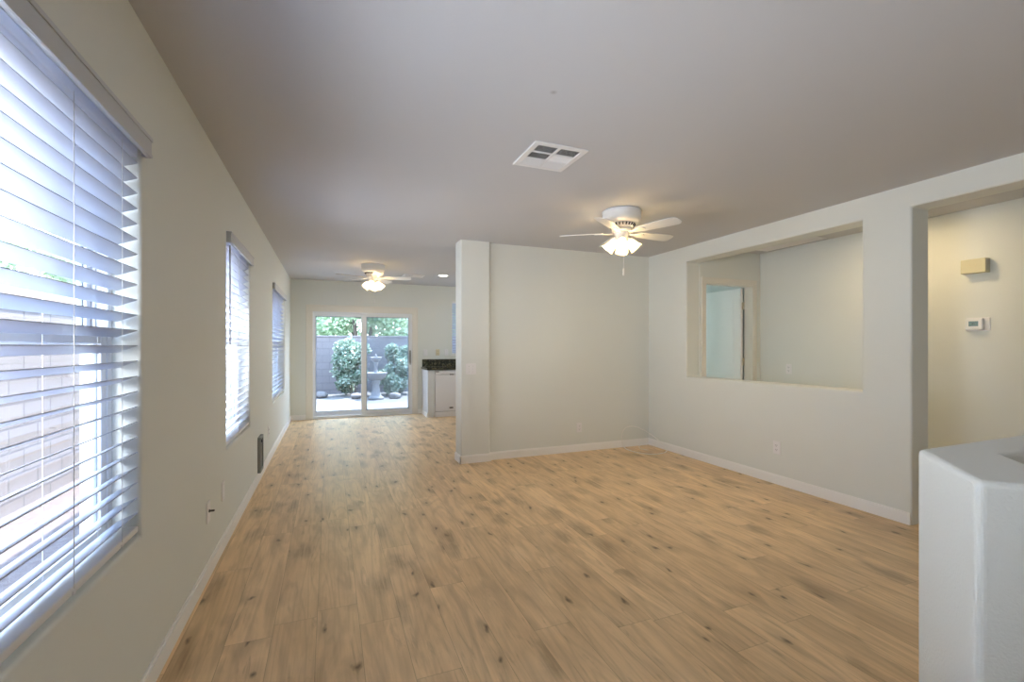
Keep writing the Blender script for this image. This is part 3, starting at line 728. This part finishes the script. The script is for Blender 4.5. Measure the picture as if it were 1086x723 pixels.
b = MB(); b.box(-0.070, 0.042, -0.042, -0.006, -0.048, 0.048, 0.008); bo = b.build('body', 'white', th)
b = MB(); b.box(-0.045, 0.016, -0.0432, -0.0415, -0.016, 0.026, 0.001); sc_ = b.build('display', 'lcd', th)
b = MB()
for px in (-0.022, -0.012):
    b.box(px - .0035, px + .0035, -0.0436, -0.0430, 0.0105, 0.0120); b.box(px - .0035, px + .0035, -0.0436, -0.0430, 0.0030, 0.0045); b.box(px + .0025, px + .004, -0.0436, -0.0430, -0.004, 0.012); b.box(px - .004, px - .0025, -0.0436, -0.0430, -0.004, 0.004)
b.build('digits', 'dark', sc_)
b = MB(); b.box(-0.012, 0.012, -0.0438, -0.0415, -0.036, -0.028, 0.001); b.build('buttons', 'plate', th)

# ------------------------------------------------------------------ pet door low on the left wall
pd = thing('pet_door', 'narrow grey pet door panel low on the left wall', 'pet door', (XL, 4.945, 0.255), math.pi / 2)
b = MB(); w2, h2 = 0.095, 0.168
b.box(-w2, -w2 + 0.022, -0.028, 0, -h2, h2, 0.004); b.box(w2 - 0.022, w2, -0.028, 0, -h2, h2, 0.004); b.box(-w2 + .02, w2 - .02, -0.028, 0, h2 - 0.026, h2, 0.004); b.box(-w2 + .02, w2 - .02, -0.028, 0, -h2, -h2 + 0.026, 0.004)
b.build('frame', 'greyp', pd)
b = MB(); b.box(-w2 + .021, w2 - .021, -0.014, -0.006, -h2 + .025, h2 - .025, 0.002); b.build('flap', 'greyflap', pd)
b = MB(); b.lathe([(0.014, 0), (0.014, 0.010), (0.010, 0.016)], 16, Matrix.Translation((0.02, -0.013, 0.115)) @ Matrix.Rotation(R(90), 4, 'X')); b.build('latch_knob', 'dark', pd)

# ------------------------------------------------------------------ kitchen run on the far wall
cb = thing('base_cabinet', 'pale base cabinet end left of the dishwasher', 'cabinet', (1.69, 8.4, 0))
b = MB(); b.box(-0.058, 0.058, -0.245, 0.297, 0.0, 0.848, 0.002); b.build('end_panel', 'cab', cb)
b = MB(); b.box(-0.060, 0.060, -0.262, -0.244, 0.09, 0.846, 0.002); b.build('face_frame', 'cab', cb)
b = MB(); b.box(-0.066, 0.050, 0.0, 0.0, 0, 0) if False else b.box(-0.070, -0.057, -0.245, 0.29, 0, 0.075, 0.002); b.build('base_trim', 'trim', cb)
dw = thing('dishwasher', 'white dishwasher under the dark counter', 'dishwasher', (2.06, 8.4, 0))
b = MB(); b.box(-0.305, 0.305, -0.225, 0.290, 0.02, 0.846); b.build('body', 'cab', dw)
b = MB(); b.box(-0.298, 0.298, -0.268, -0.226, 0.105, 0.760, 0.006); d_ = b.build('door_panel', 'appl', dw)
b = MB(); b.box(0.000 - 0.035, 0.035, -0.2705, -0.267, 0.150, 0.172, 0.001); b.build('badge', 'dark', d_)
b = MB(); b.box(-0.298, 0.298, -0.272, -0.226, 0.768, 0.842, 0.008); p_ = b.build('control_panel', 'appl', dw)
b = MB(); b.box(-0.285, -0.225, -0.2745, -0.271, 0.812, 0.826, 0.001); b.build('badge', 'dark', p_)
b = MB(); b.box(-0.03, 0.05, -0.276, -0.268, 0.757, 0.772, 0.003); b.build('latch', 'dark', p_)
b = MB(); b.box(-0.2, 0.2, -0.273, -0.271, 0.772, 0.776); b.build('grip_line', 'platedark', p_)
b = MB(); b.box(-0.298, 0.298, -0.262, -0.225, 0.0, 0.094, 0.002); b.build('toe_kick', 'appl', dw)
ct = thing('countertop', 'dark speckled granite countertop with backsplash', 'countertop', (2.7, 8.4, 0.85))
b = MB(); b.box(-1.085, 1.155, -0.295, 0.296, 0.0, 0.040, 0.006); b.build('slab', 'granite', ct)
b = MB(); b.box(-1.065, 1.155, 0.276, 0.297, 0.041, 0.180, 0.003); b.build('backsplash', 'granite', ct)
bc = thing('base_cabinet', 'pale base cabinet right of the dishwasher, behind the column', 'cabinet', (3.10, 8.4, 0))
b = MB(); b.box(-0.73, 0.75, -0.24, 0.297, 0.0, 0.848, 0.002); b.build('carcass', 'cab', bc)
for k in range(3):
    b = MB(); x0 = -0.72 + k * 0.49; b.box(x0, x0 + 0.475, -0.262, -0.242, 0.10, 0.836, 0.004); dd = b.build('door', 'cab', bc)
    b = MB(); b.tube([(x0 + 0.43, -0.262, 0.70), (x0 + 0.43, -0.285, 0.705), (x0 + 0.43, -0.285, 0.775), (x0 + 0.43, -0.262, 0.78)], 0.005, 8); b.build('handle', 'metal', dd)

# kitchen window and its blind
kw = bpy.data.objects.new('window_4', None); C.objects.link(kw); kw.location = (KW[0], YB, KW[2]); kw['kind'] = 'structure'
kw['label'] = 'kitchen window above the counter, mostly behind the column'; kw['category'] = 'window'
Lk, Hk = KW[1] - KW[0], KW[3] - KW[2]
b = MB(); b.box(0, .03, .09, .15, 0, Hk, .003); b.box(Lk - .03, Lk, .09, .15, 0, Hk, .003); b.box(.03, Lk - .03, .09, .15, 0, .03, .003); b.box(.03, Lk - .03, .09, .15, Hk - .03, Hk, .003); b.box(Lk / 2 - .02, Lk / 2 + .02, .1, .14, .03, Hk - .03, .003)
fo = b.build('window_frame', 'vinyl', kw)
b = MB(); b.box(.03, Lk - .03, .118, .122, .03, Hk - .03); b.build('pane', 'glass', kw)
b = MB(); b.box(-0.03, Lk + .03, -0.03, 0.09, -0.025, 0.0, .004); b.build('window_sill', 'trim', kw)
kb = thing('window_blind', 'white blind in the kitchen window by the column', 'blind', (KW[0], YB + 0.045, KW[2]), 0, 'white slatted window blinds')
b = MB(); b.box(.006, Lk - .006, -.025, .025, Hk - .045, Hk - .002, .003); b.build('headrail', 'white', kb)
b = MB()
for k in range(19): b.box(.008, Lk - .008, -.030, .030, -.0014, .0014, mtx=Matrix.Translation((0, 0, .05 + k * .052)) @ Matrix.Rotation(R(-42), 4, 'X'))
b.build('slats', 'slat', kb)
b = MB(); b.box(.008, Lk - .008, -.025, .025, .002, .022, .004); b.build('bottom_rail', 'white', kb)

# ------------------------------------------------------------------ white cable coil in the corner
def at_x(u, v, x):
    a = 0.38045; r = (u - 543) / 483.74
    d = Vector((r * math.cos(a) + math.sin(a), math.cos(a) - r * math.sin(a), (366.96 - v) / 483.74))
    return Vector((0, 0, CAM_H)) + d * (x / d.x)
def at_y(u, v, y):
    a = 0.38045; r = (u - 543) / 483.74
    d = Vector((r * math.cos(a) + math.sin(a), math.cos(a) - r * math.sin(a), (366.96 - v) / 483.74))
    return Vector((0, 0, CAM_H)) + d * (y / d.y)
loop = [at_z(674, 474.2, .006), at_z(678.7, 476.5, .005), at_z(684, 478.5, .005)]
loop = [(3.60, 4.825, .006), (3.62, 4.72, .005), (3.64, 4.62, .005)]
coil = [(3.43, 4.828, 0.10), (3.42, 4.80, 0.03), (3.415, 4.72, .006), (3.41, 4.62, .005), (3.44, 4.48, .005), (3.53, 4.385, .005), (3.66, 4.375, .005), (3.77, 4.42, .006), (3.825, 4.48, .02), (3.843, 4.58, .07), (3.845, 4.72, .12), (3.825, 4.835, .165), (3.76, 4.846, .20), (3.65, 4.846, .245), (3.54, 4.846, .255), (3.47, 4.846, .225), (3.44, 4.846, .17), (3.43, 4.838, .10)]
cbl = MB(); cbl.tube(spline(coil, 8), 0.0045, 8); cbl.tube(spline([(3.76, 4.84, .012), (3.67, 4.80, .006), (3.60, 4.70, .005), (3.60, 4.63, .005), (3.63, 4.58, .005)], 8), 0.0035, 8)
tag(cbl.build('coiled_cable', 'cable'), 'loose white coiled cable on the floor in the room corner', 'cable')

# ------------------------------------------------------------------ outside: ground, walls, garden
GZ = -0.11
struct(MB().box(-34, 30, -14, 60, GZ - 0.2, GZ).build('yard_ground', 'gravel'), 'pale gravel yard', 'ground')
struct(MB().box(-0.8, 4.2, YB + 0.165, 11.0, GZ - 0.05, -0.045, 0.01).build('patio_slab', 'concrete'), 'pale concrete patio slab outside the sliding door', 'patio')
struct(MB().box(-2.6, XLo - 0.01, -8, 14.3, GZ - 0.05, GZ + 0.01).build('side_yard', 'sidegravel'), 'pinkish gravel side yard', 'ground')
b = MB(); b.box(-2.64, -2.44, -8, 14.5, GZ - 0.05, 1.60); b.box(-2.66, -2.42, -8, 14.5, 1.60, 1.655, 0.01)
struct(b.build('side_block_wall', 'block_side'), 'sunlit block wall of the side yard seen through the near blind', 'wall')
b = MB(); b.box(-2.7, 12, 14.4, 14.6, GZ - 0.05, 1.54); b.box(-2.7, 12, 14.38, 14.62, 1.54, 1.59, 0.01)
struct(b.build('garden_block_wall', 'block_back'), 'grey block garden wall behind the fountain', 'wall')

# neighbour's house beyond the side wall
nh = thing('neighbour_house', 'neighbouring house with pale tiled roof beyond the side wall', 'house', (-11, 22, GZ))
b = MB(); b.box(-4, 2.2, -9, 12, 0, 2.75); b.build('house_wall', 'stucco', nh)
b = MB()
for k in range(56):
    yy = -9.6 + k * 0.4
    b.tube([(3.0, yy, 2.68), (-1.0, yy, 3.70)], 0.13, 8)
b.box(-1.4, 3.0, -9.7, 12.7, -0.1, 0.0, mtx=Matrix.Translation((0.2, 0, 2.62)) @ Matrix.Translation((0.8, 0, 0.55)) @ Matrix.Rotation(R(14.3), 4, 'Y') @ Matrix.Translation((-0.8, 0, 0)))
b.build('tiled_roof', 'rooftile', nh)

def leaf_cloud(mb, centers, n, size, rnd, flat=1.0):
    b = mb.bm
    for _ in range(n):
        c, r = rnd.choice(centers)
        d = Vector((rnd.gauss(0, 1), rnd.gauss(0, 1), rnd.gauss(0, 1))).normalized() * (r * (rnd.random() ** 0.33))
        p = Vector(c) + Vector((d.x, d.y, d.z * flat))
        t = Vector((rnd.gauss(0, 1), rnd.gauss(0, 1), rnd.gauss(0, .6))).normalized()
        s_ = t.cross(Vector((rnd.gauss(0, 1), rnd.gauss(0, 1), rnd.gauss(0, 1)))).normalized()
        nrm = t.cross(s_)
        L_ = size * rnd.uniform(0.7, 1.3); w_ = L_ * 0.30
        q = [p - t * L_ * .5, p - t * L_ * .1 + s_ * w_ + nrm * L_ * .06, p + t * L_ * .5, p - t * L_ * .1 - s_ * w_ + nrm * L_ * .06]
        vs = [b.verts.new(x) for x in q]; b.faces.new((vs[0], vs[1], vs[2])); b.faces.new((vs[0], vs[2], vs[3]))

def tree(x, y, h, r, seed, label, trunk_h=None, n=4200, leaf='leaf_pale', lsize=0.16, name='tree', group='trees beyond the garden walls'):
    rnd = random.Random(seed)
    root = thing(name, label, 'tree' if name == 'tree' else 'shrub', (x, y, GZ), 0, group)
    th_ = trunk_h or h * 0.4
    t = MB()
    for k in range(3 if name == 'tree' else 5):
        a = k * 2.1 + seed; e = Vector((math.cos(a) * r * .4, math.sin(a) * r * .4, h * .75))
        t.tube(spline([(0.06 * math.cos(a), 0.06 * math.sin(a), 0), (0.12 * math.cos(a), 0.12 * math.sin(a), th_ * .6), e * .75, e], 4), 0.07 if name == 'tree' else 0.015, 7)
    t.build('trunk' if name == 'tree' else 'stems', 'bark', root)
    cs = []
    for k in range(16):
        a = rnd.uniform(0, 6.28); rr = r * math.sqrt(rnd.random()) * .62
        cs.append(((rr * math.cos(a), rr * math.sin(a), rnd.uniform(th_, h - r * .3)), r * rnd.uniform(.32, .5)))
    f = MB(); leaf_cloud(f, cs, n, lsize, rnd); f.build('foliage', leaf, root)
    return root
def shrub(x, y, h, r, seed, label):
    rnd = random.Random(seed); root = thing('shrub', label, 'shrub', (x, y, GZ), 0, 'rounded shrubs by the fountain')
    t = MB()
    for k in range(6):
        a = k * 1.05; t.tube(spline([(0.05 * math.cos(a), 0.05 * math.sin(a), 0), (r * .3 * math.cos(a), r * .3 * math.sin(a), h * .4), (r * .5 * math.cos(a), r * .5 * math.sin(a), h * .8)], 4), 0.012, 6)
    t.build('stems', 'bark', root)
    cs = []
    for k in range(26):
        z = rnd.uniform(0.12, .92) * h; rr = r * math.sin(math.pi * min(.96, .25 + .62 * z / h)) * .72 * rnd.random() ** .5; a = rnd.uniform(0, 6.28)
        cs.append(((rr * math.cos(a), rr * math.sin(a), z), r * rnd.uniform(.26, .38)))
    f = MB(); leaf_cloud(f, cs, 7000, 0.095, rnd); f.build('foliage', 'leaf_shrub', root)
shrub(0.62, 13.45, 1.62, 0.62, 3, 'leafy shrub left of the fountain, against the garden wall')
shrub(1.82, 13.35, 1.42, 0.66, 5, 'leafy shrub right of the fountain, against the garden wall')
for i, (x, y, h, r, lab) in enumerate([(-2.9, 18.2, 4.6, 1.9, 'pale green tree over the wall, at the left of the patio door view'),
        (1.05, 18.0, 5.2, 2.0, 'pale green tree over the wall behind the fountain'),
        (5.0, 18.4, 4.8, 2.0, 'pale green tree over the wall at the right of the patio door view'),
        (-1.2, 23.8, 7.4, 2.9, 'taller pale tree farther behind the garden wall'),
        (4.8, 24.0, 7.6, 3.0, 'tallest pale tree, far behind the garden wall to the right')]):
    tree(x, y, h, r, 20 + i, lab, 0.9, 12000, lsize=0.22)
for i, (x, y, h, r) in enumerate([(-20.5, 34, 9.6, 3.4), (-21, 41.5, 10.4, 3.6), (-20.5, 49, 10.0, 3.5), (-20.5, 26.5, 9.4, 3.4)]):
    tree(x, y, h, r, 40 + i, ['pale tree behind the neighbouring roof, second from the near end', 'broad pale tree behind the middle of the neighbouring roof', 'pale tree behind the far end of the neighbouring roof', 'pale tree behind the near end of the neighbouring roof'][i], 1.2, 7000, lsize=0.42, group='trees behind the neighbouring house')

# fountain
fn = thing('garden_fountain', 'pale two-tier stone fountain outside the sliding door', 'fountain', (1.13, 12.45, GZ))
b = MB(); b.lathe([(0.20, 0.0), (0.20, 0.05), (0.16, 0.07), (0.13, 0.12), (0.10, 0.22), (0.085, 0.34), (0.10, 0.44), (0.13, 0.50)], 32); b.build('pedestal', 'stone', fn)
b = MB(); b.lathe([(0.09, 0.48), (0.17, 0.52), (0.25, 0.59), (0.285, 0.67), (0.295, 0.69), (0.285, 0.70), (0.26, 0.67), (0.15, 0.62), (0.05, 0.61)], 40); b.build('lower_bowl', 'stone', fn)
b = MB(); b.lathe([(0.075, 0.60), (0.065, 0.66), (0.045, 0.72), (0.040, 0.86), (0.055, 0.93), (0.070, 0.98)], 24); b.build('stem', 'stone', fn)
b = MB(); b.lathe([(0.05, 0.96), (0.09, 0.99), (0.13, 1.05), (0.145, 1.10), (0.138, 1.11), (0.10, 1.07), (0.03, 1.05)], 32); b.build('upper_bowl', 'stone', fn)
b = MB(); b.lathe([(0.03, 1.04), (0.025, 1.10), (0.035, 1.13), (0.015, 1.17), (0.003, 1.19)], 16); b.build('finial', 'stone', fn)

def rock(x, y, r, seed, label):
    rnd = random.Random(seed); bm_ = MB(); bm_.sphere((0, 0, 0), r, 3, .62)
    ph = [rnd.uniform(0, 6) for _ in range(6)]
    for v in bm_.bm.verts:
        k = 1 + .13 * math.sin(v.co.x / r * 3 + ph[0]) * math.sin(v.co.y / r * 3 + ph[1]) + .08 * math.sin(v.co.z / r * 6 + ph[2]) + .05 * math.sin(v.co.x / r * 7 + ph[3])
        v.co *= k
    o = bm_.build('boulder', 'rock'); o.location = (x, y, GZ + r * .45); tag(o, label, 'rock', 'boulders in the gravel yard')
rock(1.62, 12.42, 0.15, 1, 'round pale boulder right at the fountain base')
rock(0.66, 12.7, 0.15, 2, 'pale boulder in front of the left shrub')
rock(-0.22, 13.3, 0.17, 3, 'flat pale boulder at the left edge of the patio door view')
rock(0.95, 12.98, 0.13, 4, 'small boulder behind the fountain base')
